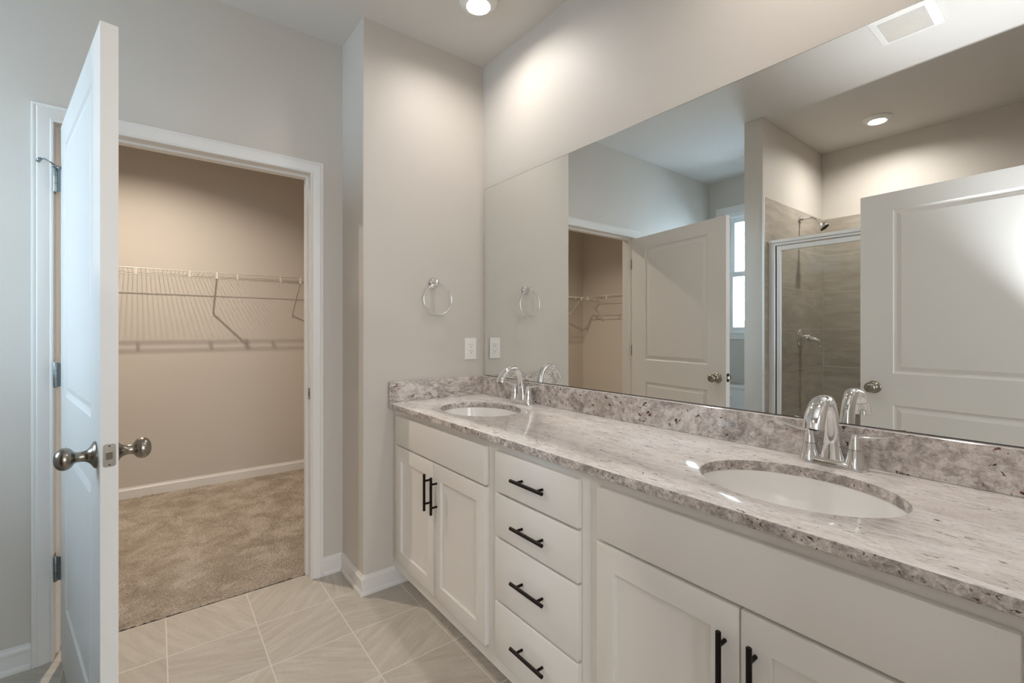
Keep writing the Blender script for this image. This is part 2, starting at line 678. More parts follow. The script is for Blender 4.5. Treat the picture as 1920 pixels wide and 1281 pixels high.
# shower tiling: a skin of tile on the divider, the back wall and the entry wall
ZT = 2.189
b = MB()
b.box(XB + 0.0001, -1.885, -0.712, -0.7021, 0.0, ZT)
struct(b.build('wall_shower_side', m_tile_x), 'taupe tiled side wall of the shower with the shower head', 'tiled wall')
b = MB()
b.box(XB + 0.0001, XB + 0.01, YE, -0.7122, 0.0, ZT)
struct(b.build('wall_shower_back', m_tile_y), 'taupe tiled back wall of the shower', 'tiled wall')
b = MB()
b.box(XB + 0.0101, -1.9, YE + 0.0001, YE + 0.01, 0.0, ZT)
struct(b.build('wall_shower_far', m_tile_x), 'taupe tiled far side wall of the shower', 'tiled wall')
b = MB()
b.box(-1.887, -1.8765, -0.714, -0.7015, 0.0, ZT)
struct(b.build('trim_shower', m_alum), 'slim metal edge trim where the shower tile ends', 'tile trim')

# ------------------------------------------------------------------ baseboards and door trims
baseboard('baseboard_right', [(-0.7905, D), (-W, D), (-W, 0.0), (-0.4605, 0.0)], 'white baseboard stepping round the towel-ring wall corner')
baseboard('baseboard_left', [(XB, D), (-1.832, D)], 'white baseboard left of the closet door')
CB = [(o_, z * 0.92) for o_, z in BASE_PROF if z != 0.013]
baseboard('baseboard_closet_back', [(-3.25, 2.29), (0.0, 2.29)], 'white baseboard along the closet back wall', [(0, 0), (0.0125, 0), (0.0125, 0.068), (0.009, 0.074), (0.0055, 0.078), (0.0045, 0.087), (0, 0.088)])
baseboard('baseboard_closet_left', [(-3.25, D + 0.1155), (-3.25, 2.277)], 'white baseboard along the closet left wall', [(0, 0), (0.0125, 0), (0.0125, 0.068), (0.009, 0.074), (0.0055, 0.078), (0.0045, 0.087), (0, 0.088)])
baseboard('baseboard_window', [(XB, -0.574), (XB, D - 0.018)], 'white baseboard under the window')


def door_trim(name, xl, xr, zt, y0, y1, face, label):
    """jamb lining with stop, plus casing on the bathroom side"""
    b = MB()
    b.box(xl - J, xl, y0, y1, 0, zt)
    b.box(xr, xr + J, y0, y1, 0, zt)
    b.box(xl - J, xr + J, y0, y1, zt, zt + J)
    ym = y0 + (0.047 if face < 0 else (y1 - y0) - 0.047 - 0.033)
    b.box(xl, xl + 0.010, ym, ym + 0.033, 0, zt)
    b.box(xr - 0.010, xr, ym, ym + 0.033, 0, zt)
    b.box(xl + 0.010, xr - 0.010, ym, ym + 0.033, zt - 0.010, zt)
    casing_u(b, xl, xr, zt, y0 if face < 0 else y1, face)
    casing_u(b, xl, xr, zt, y1 if face < 0 else y0, -face)
    o = b.build(name, m_trim)
    mark_sharp(o, 28)
    return struct(o, label, 'door frame')


tr1 = door_trim('trim_1', XL, XR, ZO, D, D + 0.115, -1, 'white moulded door frame around the closet doorway')
b = MB()
b.box(XR - 0.0012, XR + 0.0005, D + 0.006, D + 0.040, 0.905, 0.962, 0.0005)
b.box(XR - 0.0016, XR, D + 0.014, D + 0.026, 0.922, 0.946, mat=1)
b.build('strike_plate', [m_nickel, m_dark], tr1)['label'] = 'small nickel strike plate'
tr2 = door_trim('trim_2', EXL, EXR, ZO, YE - 0.115, YE, 1, 'white moulded door frame around the entry doorway')

# ------------------------------------------------------------------ doors
DW, DT = 0.914, 0.035
DZ0, DZ1 = 0.012, 2.024


def panel_door(name, side):
    """two-panel moulded door. Local: hinge at origin, x along the width, faces at y = 0 and y = side*DT"""
    b = MB()
    s = 0.152
    P = [(s, DW - s, 0.250, 0.842), (s, DW - s, 1.018, 1.9245)]
    rr = [(0.0, 0.0), (0.004, 0.0055), (0.012, 0.0075), (0.017, 0.0075), (0.037, 0.0015)]
    for yf, dy in ((0.0, side), (side * DT, -side)):
        def q(x0, x1, z0, z1):
            b.poly([(x0, yf, z0), (x1, yf, z0), (x1, yf, z1), (x0, yf, z1)])
        q(0, s, DZ0, DZ1)
        q(DW - s, DW, DZ0, DZ1)
        q(s, DW - s, DZ0, P[0][2])
        q(s, DW - s, P[0][3], P[1][2])
        q(s, DW - s, P[1][3], DZ1)
        for x0, x1, z0, z1 in P:
            loops = [[(x0 + o, yf + dy * d, z0 + o), (x1 - o, yf + dy * d, z0 + o), (x1 - o, yf + dy * d, z1 - o), (x0 + o, yf + dy * d, z1 - o)] for o, d in rr]
            b.rings(loops, True, False, False, True)
    y0, y1 = 0.0, side * DT
    b.poly([(0, y0, DZ0), (0, y1, DZ0), (0, y1, DZ1), (0, y0, DZ1)])
    b.poly([(DW, y0, DZ0), (DW, y1, DZ0), (DW, y1, DZ1), (DW, y0, DZ1)])
    b.poly([(0, y0, DZ0), (DW, y0, DZ0), (DW, y1, DZ0), (0, y1, DZ0)])
    b.poly([(0, y0, DZ1), (DW, y0, DZ1), (DW, y1, DZ1), (0, y1, DZ1)])
    bmesh.ops.remove_doubles(b.bm, verts=b.bm.verts[:], dist=1e-5)
    return b.build(name, m_door)


KNOB = [(0.0325, 0.0), (0.033, 0.003), (0.031, 0.006), (0.0265, 0.0082), (0.0215, 0.0112), (0.0175, 0.0148), (0.0147, 0.019), (0.0130, 0.024), (0.0125, 0.030), (0.0128, 0.036), (0.0140, 0.0395)]
KNOB += [(0.0015 + 0.0265 * max(0.0, sin(a)) ** 0.85, 0.0590 - 0.0195 * cos(a)) for a in [radians(d) for d in range(32, 180, 8)]] + [(0.0, 0.0785)]


def dress_door(root, side, KX=DW - 0.066, KZ=0.934):
    for yf, sg in ((0.0, -side), (side * DT, side)):
        b = MB()
        M = Matrix.Translation((KX, yf, KZ)) @ Matrix.Rotation(-sg * pi / 2, 4, 'X')
        b.lathe(KNOB, M, 56)
        k = b.build('door_knob', m_nickel, root)
        b = MB()
        b.lathe([(0.0345, 0.0), (0.0345, 0.003), (0.031, 0.0055), (0.027, 0.0055)], M, 56)
        b.build('rosette', m_nickel, k)
    b = MB()
    ym = side * DT / 2
    lp_ = []
    for cy, cz, a0 in ((0.0065, 0.0225, 0), (-0.0065, 0.0225, pi / 2), (-0.0065, -0.0225, pi), (0.0065, -0.0225, 3 * pi / 2)):
        for k in range(6):
            a = a0 + pi / 2 * k / 5
            lp_.append((DW - 0.0005, ym + cy + 0.006 * cos(a), KZ + 0.006 + cz + 0.006 * sin(a)))
    b.prism(lp_, (0.0017, 0, 0))
    b.box(DW + 0.0012, DW + 0.0017, ym - 0.002, ym + 0.002, KZ + 0.028, KZ + 0.031, mat=1)
    b.box(DW + 0.0012, DW + 0.0017, ym - 0.002, ym + 0.002, KZ - 0.019, KZ - 0.016, mat=1)
    lp = b.build('latch_plate', [m_nickel, m_dark], root)
    b = MB()
    b.prism([(DW + 0.0010, ym - 0.007, KZ - 0.003), (DW + 0.010, ym - 0.007, KZ - 0.003), (DW + 0.003, ym + 0.006, KZ - 0.003), (DW + 0.0010, ym + 0.006, KZ - 0.003)], (0, 0, 0.018))
    b.build('latch_bolt', m_nickel, lp)


HY = 0.279
d1 = panel_door('door_1', -1)
d1.location = (-1.716, HY, 0)
A1 = -radians(78.93)
d1.rotation_euler = (0, 0, A1)
struct(d1, 'white two-panel door standing open in front of the closet', 'door')
dress_door(d1, -1)
# hinges: knuckle beside the jamb, leaves toward door and jamb (built in the door's local space)
inv = (Matrix.Translation(d1.location) @ Matrix.Rotation(A1, 4, 'Z')).inverted()
for k, (z0, z1) in enumerate(((0.309, 0.398), (1.042, 1.131), (1.780, 1.868))):
    b = MB()
    kx, ky = -1.7655, 0.2745
    M = inv @ Matrix.Translation((kx, ky, 0))
    b.lathe([(0.004, z0 - 0.004), (0.0055, z0 - 0.002), (0.0062, z0), (0.0062, z1), (0.0055, z1 + 0.002), (0.004, z1 + 0.004)], M, 16)
    for zz in (z0 + 0.03, z0 + 0.06):
        b.lathe([(0.0064, zz - 0.0006), (0.0064, zz + 0.0006)], M, 16, mat=1)
    q = [inv @ Vector(p) for p in ((kx, ky, z0), (-1.7495, 0.2712, z0), (-1.7495, 0.2730, z0), (kx, ky + 0.002, z0))]
    b.prism(q, (0, 0, z1 - z0))
    q = [inv @ Vector(p) for p in ((kx - 0.002, ky, z0), (kx, ky, z0), (XL + 0.0018, D + 0.03, z0), (XL + 0.0002, D + 0.03, z0))]
    b.prism(q, (0, 0, z1 - z0))
    h = b.build('hinge', [m_steel, m_dark], d1)
    if k == 2:                  # the hinge-pin door stop
        b = MB()
        M2 = inv @ Matrix.Translation((kx, ky, z1 + 0.003))
        b.lathe([(0.009, 0), (0.0095, 0.003), (0.009, 0.007), (0.004, 0.009)], M2, 16)
        b.tube([inv @ Vector(p) for p in ((kx, ky - 0.004, z1 + 0.007), (-1.779, 0.255, z1 + 0.018), (-1.791, 0.246, z1 + 0.021), (-1.800, 0.240, z1 + 0.017))], 0.0028, 10)
        b.tube([inv @ Vector(p) for p in ((-1.800, 0.240, z1 + 0.017), (-1.806, 0.247, z1 + 0.013), (-1.808, 0.252, z1 + 0.011))], 0.0065, 12)
        b.tube([inv @ Vector(p) for p in ((kx, ky, z1 + 0.006), (-1.7545, 0.262, z1 + 0.000), (-1.7500, 0.258, z1 - 0.004))], [0.004, 0.0065, 0.0065], 12)
        b.build('door_stop', m_steel, h)

d2 = panel_door('door_2', 1)
A2 = radians(90 + 4.7)
d2.location = (-1.706, YE - 0.001, 0)
d2.rotation_euler = (0, 0, A2)
struct(d2, 'white two-panel entry door standing open before the shower, seen in the mirror', 'door')
dress_door(d2, 1)

# ------------------------------------------------------------------ window over the toilet
wroot = empty('window_1', (XB, -0.137, WZ0))
struct(wroot, 'white single-hung window over the toilet, glowing with daylight', 'window')
WX, WYc = XB, -0.137


def wbox(name, boxes, mat, parent):
    b = MB()
    for bx in boxes:
        b.box(bx[0] - WX, bx[1] - WX, bx[2] - WYc, bx[3] - WYc, bx[4] - WZ0, bx[5] - WZ0, 0.0015)
    return b.build(name, mat, parent)


fr = wbox('window_frame', [(XB - 0.09, XB - 0.004, WY1 - 0.05, WY1, WZ0, WZ1), (XB - 0.09, XB - 0.004, WY0, WY0 + 0.05, WZ0, WZ1), (XB - 0.09, XB - 0.004, WY0 + 0.05, WY1 - 0.05, WZ1 - 0.04, WZ1), (XB - 0.09, XB - 0.004, WY0 + 0.05, WY1 - 0.05, WZ0, WZ0 + 0.025)], m_vinyl, wroot)
g0, g1 = WY0 + 0.05, WY1 - 0.05


def sash(x0, x1, z0, z1, rail_b, rail_t):
    o = wbox('sash', [(x0, x1, g1 - 0.045, g1, z0, z1), (x0, x1, g0, g0 + 0.045, z0, z1), (x0, x1, g0 + 0.045, g1 - 0.045, z0, z0 + rail_b), (x0, x1, g0 + 0.045, g1 - 0.045, z1 - rail_t, z1)], m_vinyl, wroot)
    p = wbox('pane', [((x0 + x1) / 2 - 0.003, (x0 + x1) / 2 + 0.003, g0 + 0.044, g1 - 0.044, z0 + rail_b - 0.001, z1 - rail_t + 0.001)], m_window_glass, o)
    return o


sash(XB - 0.085, XB - 0.05, 1.80, WZ1 - 0.04, 0.035, 0.05)
sash(XB - 0.045, XB - 0.012, WZ0 + 0.025, 1.825, 0.028, 0.045)
wbox('casing', [(XB, XB + 0.016, WY1, WY1 + 0.06, WZ0, WZ1), (XB, XB + 0.016, WY0 - 0.06, WY0, WZ0, WZ1), (XB, XB + 0.018, WY0 - 0.06, WY1 + 0.06, WZ1, WZ1 + 0.062)], m_trim, wroot)
wbox('sill', [(XB - 0.004, XB + 0.022, WY0 - 0.06, WY1 + 0.06, WZ0 - 0.012, WZ0), (XB, XB + 0.014, WY0 - 0.06, WY1 + 0.06, WZ0 - 0.065, WZ0 - 0.012)], m_trim, wroot)

# ------------------------------------------------------------------ mirror
YM0, YM1, ZM0, ZM1 = -2.165, -0.0205, 1.0035, 2.0494
b = MB()
mr = lambda o, x: [(x, YM0 + o, ZM0 + o), (x, YM1 - o, ZM0 + o), (x, YM1 - o, ZM1 - o), (x, YM0 + o, ZM1 - o)]
R_ = b.rings([mr(0, -0.0002), mr(0, -0.0055), mr(0.0015, -0.006)], True, False, True, False, 1)
f = b.bm.faces.new(R_[-1])
f.material_index = 0
o = b.build('mirror', [m_mirror, m_mirror_edge])
tag(o, 'long frameless wall mirror above the granite backsplash', 'mirror')

# ------------------------------------------------------------------ vanity cabinets
FX = -0.533          # face-frame plane
PX = -0.552          # door and drawer fronts
CABS = [(-0.849, -0.0005), (-1.301, -0.8495), (-2.195, -1.3015)]
SINKY = (-0.42, -1.712)


def pull(parent, y, z, vertical):
    """black bar pull: bar on two posts"""
    L, P, R = 0.154, 0.096, 0.0056
    bx = PX - 0.027
    b = MB()
    v = Vector((0, 0, 1)) if vertical else Vector((0, 1, 0))
    c = Vector((bx, y, z))
    b.tube([c - v * L / 2, c - v * (L / 2 - 0.001), c + v * (L / 2 - 0.001), c + v * L / 2], [R - 0.001, R, R, R - 0.001], 16)
    for s in (-1, 1):
        p = c + v * (s * P / 2)
        b.tube([(bx, p.y, p.z), (PX + 0.0005, p.y, p.z)], 0.0043, 12)
    return mark_sharp(b.build('pull_handle', m_black, parent), 40)


def carcass(name, y0, y1, label, tilt=True):
    b = MB()
    t = 0.016
    b.box(FX, FX + 0.02, y0, y1, 0.0845, 0.8735)
    b.box(FX + 0.02, -0.004, y0, y0 + t, 0.0845, 0.8735)
    b.box(FX + 0.02, -0.004, y1 - t, y1, 0.0845, 0.8735)
    b.box(FX + 0.02, -0.004, y0 + t, y1 - t, 0.0845, 0.10)
    b.box(-0.012, -0.004, y0 + t, y1 - t, 0.10, 0.8735)
    b.box(-0.46, -0.445, y0, y1, 0.0, 0.0845)
    b.box(-0.445, -0.004, y0, y0 + t, 0.0, 0.0845)
    b.box(-0.445, -0.004, y1 - t, y1, 0.0, 0.0845)
    o = b.build(name, m_cab)
    tag(o, label, 'cabinet', 'vanity cabinets under the granite top')
    return o


def slab_front(name, y0, y1, z0, z1, parent):
    b = MB()
    b.box(PX, FX - 0.0003, y0, y1, z0, z1, 0.0022, 2)
    return mark_sharp(b.build(name, m_cab, parent), 50)


def shaker_door(y0, y1, z0, z1, parent):
    b = MB()
    sw, rw, rec = 0.058, 0.062, 0.0085
    e = 0.0022
    L = []
    for off, x in ((0.0, FX - 0.0003), (0.0, PX + e), (e * 0.35, PX + e * 0.35), (e, PX)):
        L.append([(x, y0 + off, z0 + off), (x, y1 - off, z0 + off), (x, y1 - off, z1 - off), (x, y0 + off, z1 - off)])
    ins = lambda x, o: [(x, y0 + sw + o, z0 + rw + o), (x, y1 - sw - o, z0 + rw + o), (x, y1 - sw - o, z1 - rw - o), (x, y0 + sw + o, z1 - rw - o)]
    L.append(ins(PX, 0.0))
    L.append(ins(PX + 0.0015, 0.0012))
    L.append(ins(PX + rec, 0.0020))
    b.rings(L, True, False, True, True)
    return mark_sharp(b.build('door', m_cab, parent), 30)


def sink_base(idx, da, db, split, label):
    y0, y1 = CABS[idx]
    c = carcass('sink_base_cabinet', y0, y1, label)
    slab_front('false_drawer_front', db, da, 0.708, 0.844, c)
    a = shaker_door(split + 0.0018, da, 0.143, 0.700, c)
    pull(a, split + 0.0295, 0.5755, True)
    a = shaker_door(db, split - 0.0018, 0.143, 0.700, c)
    pull(a, split - 0.0305, 0.5755, True)
    return c


sink_base(0, -0.058, -0.818, -0.4385, 'white two-door vanity cabinet against the towel-ring wall')
sink_base(2, -1.335, -2.084, -1.709, 'white two-door vanity cabinet under the nearer sink')
c = carcass('drawer_cabinet', *CABS[1], 'white cabinet of four drawers between the two sinks')
for z0, z1, zp in ((0.708, 0.8435, 0.777), (0.557, 0.6995, 0.626), (0.342, 0.549, 0.4505), (0.143, 0.3335, 0.2445)):
    d = slab_front('drawer', -1.2672, -0.8795, z0, z1, c)
    pull(d, -1.0745, zp, False)

# ------------------------------------------------------------------ granite top, splashes
SA, SB = 0.166, 0.209
SX = -0.303
CT, CBZ = 0.900, 0.8738
CY0 = -2.195


def ellipse(cx, cy, a, c_, z, n=72):
    return [(cx + a * cos(2 * pi * i / n), cy + c_ * sin(2 * pi * i / n), z) for i in range(n)]


b = MB()
bm = b.bm
rect = lambda o, z: [(-0.567 + o, CY0, z), (-0.0005, CY0, z), (-0.0005, -0.0005, z), (-0.567 + o, -0.0005, z)]


def filled(loops):
    es = []
    out = []
    for lp in loops:
        vs = [bm.verts.new(p) for p in lp]
        out.append(vs)
        for i in range(len(vs)):
            es.append(bm.edges.new((vs[i], vs[(i + 1) % len(vs)])))
    bmesh.ops.triangle_fill(bm, use_beauty=True, use_dissolve=False, edges=es)
    return out


def holes(o, z):
    return [ellipse(SX, y, SA + o, SB + o, z) for y in SINKY]


top = filled([rect(0.004, CT)] + holes(0.002, CT))
bot = filled([rect(0.003, CBZ)] + holes(0.0, CBZ))
e1 = [[bm.verts.new(p) for p in lp] for lp in ([rect(0.0012, CT - 0.0014)] + holes(0.0006, CT - 0.0007))]
e2 = [[bm.verts.new(p) for p in lp] for lp in ([rect(0.0, CT - 0.0045)] + holes(0.0, CT - 0.002))]
e3 = [[bm.verts.new(p) for p in lp] for lp in ([rect(0.0, CBZ + 0.003)] + holes(0.0, CBZ + 0.001))]
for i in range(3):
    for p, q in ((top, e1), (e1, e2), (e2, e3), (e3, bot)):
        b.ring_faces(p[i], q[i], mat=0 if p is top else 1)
o = b.build('countertop', [m_granite, m_granite_shaded])
mark_sharp(o, 40)
tag(o, 'long speckled grey-white granite vanity top with two oval cut-outs', 'countertop')

b = MB()
b.box(-0.0223, -0.0005, CY0, -0.0005, CT + 0.0003, 1.0016, 0.0014)
for f in b.bm.faces:
    if f.calc_center_median().z > 1.0008:
        f.material_index = 1  # top face takes the lighter granite, painting in its lit strip
tag(b.build('backsplash', [m_granite_back, m_granite]), 'long granite backsplash strip running beneath the mirror', 'backsplash')
b = MB()
b.box(-0.566, -0.0227, -0.0203, -0.0005, CT + 0.0003, 1.0016, 0.0014)
tag(b.build('side_splash', m_granite_side), 'short granite splash on the towel-ring wall', 'backsplash')

# ------------------------------------------------------------------ sinks


def make_sink(y, label):
    b = MB()
    z0 = CBZ - 0.0004
    inner = [(1.005, 0.0), (0.995, -0.008), (0.97, -0.045), (0.90, -0.085), (0.74, -0.118), (0.50, -0.135), (0.22, -0.142), (0.13, -0.144)]
    loops = []
    for s, h in [(1.12, -0.012), (1.12, 0.0)] + inner:
        loops.append(ellipse(SX, y, SA * s, SB * s, z0 + h, 56))
    for s, h in reversed(inner[1:]):
        loops.append(ellipse(SX, y, SA * (s + 0.05), SB * (s + 0.05), z0 + h - 0.012, 56))
    loops.append(ellipse(SX, y, SA * 1.12, SB * 1.12, z0 - 0.012, 56))
    b.rings(loops, True, True)
    o = b.build('sink', m_ceramic)
    mark_sharp(o, 40)
    tag(o, label, 'sink', 'undermount sinks')
    b = MB()
    M = Matrix.Translation((SX, y, z0 - 0.1445))
    b.lathe([(0.028, -0.012), (0.031, 0.0), (0.029, 0.0022), (0.024, 0.0025), (0.022, 0.0005), (0.0185, 0.0005), (0.0180, 0.004), (0.010, 0.0065), (0.0, 0.007)], M, 32)
    b.build('drain', m_chrome, o)['label'] = 'chrome drain stopper'
    return o


make_sink(SINKY[0], 'white oval undermount sink by the towel-ring wall')
make_sink(SINKY[1], 'white oval undermount sink nearest the camera')

# ------------------------------------------------------------------ faucets


def make_faucet(y, label):
    t = empty('faucet', (-0.062, y, CT + 0.0003))
    tag(t, label, 'faucet', 'chrome bathroom faucets')
    # base: a long plate swelling into two handle cones, saddle-shaped between
    b = MB()
    hw, hd = 0.0755, 0.0265
    loops = []
    for o_, z in ((0.0, 0.0), (0.0, 0.004), (0.001, 0.011), (0.003, 0.016), (0.007, 0.019)):
        lp = []
        for i in range(48):
            a = 2 * pi * i / 48
            ca, sa = cos(a), sin(a)
            px_ = (abs(ca) ** 0.75) * (1 if ca >= 0 else -1) * (hd - o_ * 0.8)
            py_ = (abs(sa) ** 0.45) * (1 if sa >= 0 else -1) * (hw - o_)
            lp.append((px_, py_, z))
        loops.append(lp)
    b.rings(loops, True, True, True, True)
    mark_sharp(b.build('base', m_chrome, t), 50)
    # spout: riser leaning forward in a flat arch, wider and thinner to the outlet
    pts, fl = [], []
    N = 26
    P0, P1, P2, P3 = Vector((0.004, 0, 0.018)), Vector((-0.002, 0, 0.110)), Vector((-0.012, 0, 0.200)), Vector((-0.066, 0, 0.188))
    P4, P5, P6 = Vector((-0.100, 0, 0.180)), Vector((-0.124, 0, 0.152)), Vector((-0.133, 0, 0.112))

    def bez(a, b_, c_, d, u):
        return a * (1 - u) ** 3 + b_ * 3 * u * (1 - u) ** 2 + c_ * 3 * u * u * (1 - u) + d * u ** 3
    for i in range(N + 1):
        u = i / N
        p = bez(P0, P1, P2 * 0.5 + P1 * 0.5, Vector((-0.045, 0, 0.1745)), u * 2) if u <= 0.5 else bez(Vector((-0.045, 0, 0.1745)), Vector((-0.085, 0, 0.181)), Vector((-0.118, 0, 0.158)), Vector((-0.131, 0, 0.110)), u * 2 - 1)
        pts.append(p)
        wy = 0.0205 - 0.0035 * sin(pi * min(1, u * 1.5)) + 0.0045 * max(0, (u - 0.55) / 0.45)
        wx = 0.0165 - 0.0035 * min(1, u * 1.4)
        e_ = max(0.0, 1 - u / 0.16) ** 2
        fl.append((wy + 0.0095 * e_, wx + 0.009 * e_))
    b = MB()
    b.tube(pts, 0, 20, flat=fl)
    sp = mark_sharp(b.build('spout', m_chrome, t), 50)
    b = MB()
    d = (pts[-1] - pts[-2]).normalized()
    q = d.to_track_quat('Z', 'Y').to_matrix().to_4x4()
    b.lathe([(0.0085, -0.002), (0.0085, 0.0016), (0.0, 0.0016)], Matrix.Translation(pts[-1]) @ q, 20)
    b.build('aerator', m_dark, sp)
    for s in (-1, 1):
        b = MB()
        M = Matrix.Translation((0.0, s * 0.0515, 0.0))
        b.lathe([(0.0285, 0.006), (0.0275, 0.012), (0.0248, 0.0185), (0.0222, 0.027), (0.0202, 0.038), (0.0188, 0.0505), (0.0172, 0.0515)], M, 32, sx=1.0, sy=0.9)
        b.lathe([(0.0184, 0.0522), (0.0162, 0.064), (0.0134, 0.076), (0.0112, 0.084), (0.0088, 0.0885), (0.0, 0.0905)], M, 32, sx=1.0, sy=0.9)
        # lever blade
        f = []
        pp = []
        for k in range(9):
            u = k / 8
            pp.append((0.002 * u, s * (0.0515 - 0.006 + 0.083 * u), 0.0845 + 0.012 * u - 0.003 * sin(pi * u)))
            f.append((0.0098 - 0.0030 * u if k else 0.006, 0.0056 - 0.0026 * u if k else 0.003))
        lo = []
        for (p, (rw, rh)) in zip(pp, f):
            lo.append([(p[0] + rw * cos(2 * pi * i / 16), p[1], p[2] + rh * sin(2 * pi * i / 16)) for i in range(16)])
        b.rings(lo, True, True, True, True)
        mark_sharp(b.build('lever_handle', m_chrome, t), 45)
    b = MB()
    b.tube([(0.024, 0, 0.012), (0.024, 0, 0.060)], 0.0022, 10)
    b.lathe([(0.0045, 0.058), (0.0050, 0.062), (0.0045, 0.068), (0.0, 0.069)], Matrix.Translation((0.024, 0, 0)), 14)
    b.build('drain_lift_rod', m_chrome, t)
    return t


make_faucet(SINKY[0], 'chrome two-handle faucet at the sink by the towel-ring wall')
make_faucet(SINKY[1] - 0.003, 'chrome two-handle faucet at the sink nearest the camera')

# ------------------------------------------------------------------ towel ring, outlet
t = empty('towel_ring', (-0.3215, -0.0003, 1.503))
tag(t, 'chrome towel ring hanging on the end wall above the outlet', 'towel ring')
b = MB()
MY = Matrix.Rotation(pi / 2, 4, 'X')       # local z -> -y
b.lathe([(0.0275, 0.0), (0.0282, 0.004), (0.0262, 0.008), (0.0205, 0.0095), (0.0195, 0.013), (0.0165, 0.0145), (0.0120, 0.017), (0.0095, 0.024), (0.0100, 0.034), (0.0125, 0.040), (0.0135, 0.046), (0.0120, 0.052), (0.0070, 0.056), (0.0, 0.057)], MY, 32)
b.tube([(0.0, -0.046, -0.004), (0.0, -0.046, -0.016)], [0.0085, 0.0075], 16)
b.build('mounting_post', m_chrome, t)
b = MB()
rr_ = 0.0785
b.tube([(0.006 + rr_ * sin(2 * pi * i / 72), -0.046 - 0.004 * sin(2 * pi * i / 72), -0.0105 - rr_ + rr_ * cos(2 * pi * i / 72)) for i in range(72)], 0.0041, 12, closed=True)
b.build('ring', m_chrome, t)

t = empty('wall_outlet', (-0.0885, -0.0003, 1.1545))
tag(t, 'white duplex outlet on the end wall above the granite splash', 'outlet')
b = MB()
b.box(-0.0375, 0.0375, -0.0055, 0.0, -0.0590, 0.0590, 0.0022, 2)
b.box(-0.0175, 0.0175, -0.0066, -0.0050, -0.0340, 0.0340, 0.0006)
pl = b.build('cover_plate', m_plastic, t)
for zc in (0.0165, -0.0165):
    b = MB()
    b.box(-0.0145, 0.0145, -0.0078, -0.0064, zc - 0.0135, zc + 0.0135, 0.0005)
    for dx, hgt in ((-0.0064, 0.008), (0.0064, 0.0065)):
        b.box(dx - 0.001, dx + 0.001, -0.0080, -0.0077, zc + 0.001, zc + 0.001 + hgt, mat=1)
    b.lathe([(0.0024, 0.0077), (0.0024, 0.0080)], Matrix.Translation((0, 0, zc - 0.0065)) @ MY, 14, mat=1)
    b.build('receptacle', [m_plastic, m_dark], t)

# ------------------------------------------------------------------ ceiling disk lights, exhaust grille


def disk_light(x, y, label, lens_mat, power, color, size=0.088, spread=2.85, group='ceiling disk lights'):
    t = empty('disk_light', (x, y, H - 0.0003))
    tag(t, label, 'ceiling light', group)
    b = MB()
    b.lathe([(0.086, 0.0), (0.086, -0.004), (0.080, -0.011), (0.066, -0.0205), (0.058, -0.0245), (0.0535, -0.0245), (0.0525, -0.022), (0.0500, -0.004), (0.0, -0.004)], Matrix(), 56)
    o = b.build('trim_ring', m_plastic, t)
    mark_sharp(o, 30)
    b = MB()
    b.lathe([(0.0490, -0.0045), (0.0480, -0.0055), (0.0, -0.0060)], Matrix(), 48)
    b.build('lens', lens_mat, t)['label'] = 'glowing round lens'
    l = bpy.data.lights.new('lamp', 'AREA')
    l.shape = 'DISK'
    l.size = size
    l.spread = spread
    l.energy = power
    l.color = color
    lo_ = bpy.data.objects.new('lamp', l)
    lo_.location = (0, 0, -0.0068)
    lo_.parent = t
    COL.objects.link(lo_)
    return t


disk_light(-0.3134, -0.4190, 'lit white disk light on the ceiling near the end wall', m_lens, CAN_POWER, WARM)
disk_light(-0.3134, -1.7150, 'lit white disk light on the ceiling over the nearer sink', m_lens, CAN_POWER, WARM)
disk_light(-2.5420, -1.1857, 'lit white disk light on the shower ceiling, seen in the mirror', m_lens, SHOWER_POWER, WARM)
disk_light(-1.5800, 1.3700, 'lit white disk light on the closet ceiling', m_lens_closet, CLOSET_POWER, CLOSET_WARM, 0.05, 2.5)

t = empty('exhaust_grille', (-1.395, -1.570, H - 0.0003))
tag(t, 'white slatted exhaust fan grille on the ceiling, seen in the mirror', 'vent')
b = MB()
gx, gy = 0.140, 0.122
rc = lambda o, z: [(-gx + o, -gy + o, z), (gx - o, -gy + o, z), (gx - o, gy - o, z), (-gx + o, gy - o, z)]
b.rings([rc(0, 0), rc(0, -0.006), rc(0.006, -0.013), rc(0.030, -0.019), rc(0.034, -0.019), rc(0.034, -0.008)], True, False, True, True)
b.build('grille_frame', m_plastic, t)
b = MB()
for i in range(17):
    x = -gx + 0.041 + i * (2 * gx - 0.082) / 16
    b.box(x - 0.0032, x + 0.0032, -gy + 0.034, gy - 0.034, -0.0185, -0.0085)
b.build('grille_slats', m_plastic, t)

# ------------------------------------------------------------------ closet wire shelves


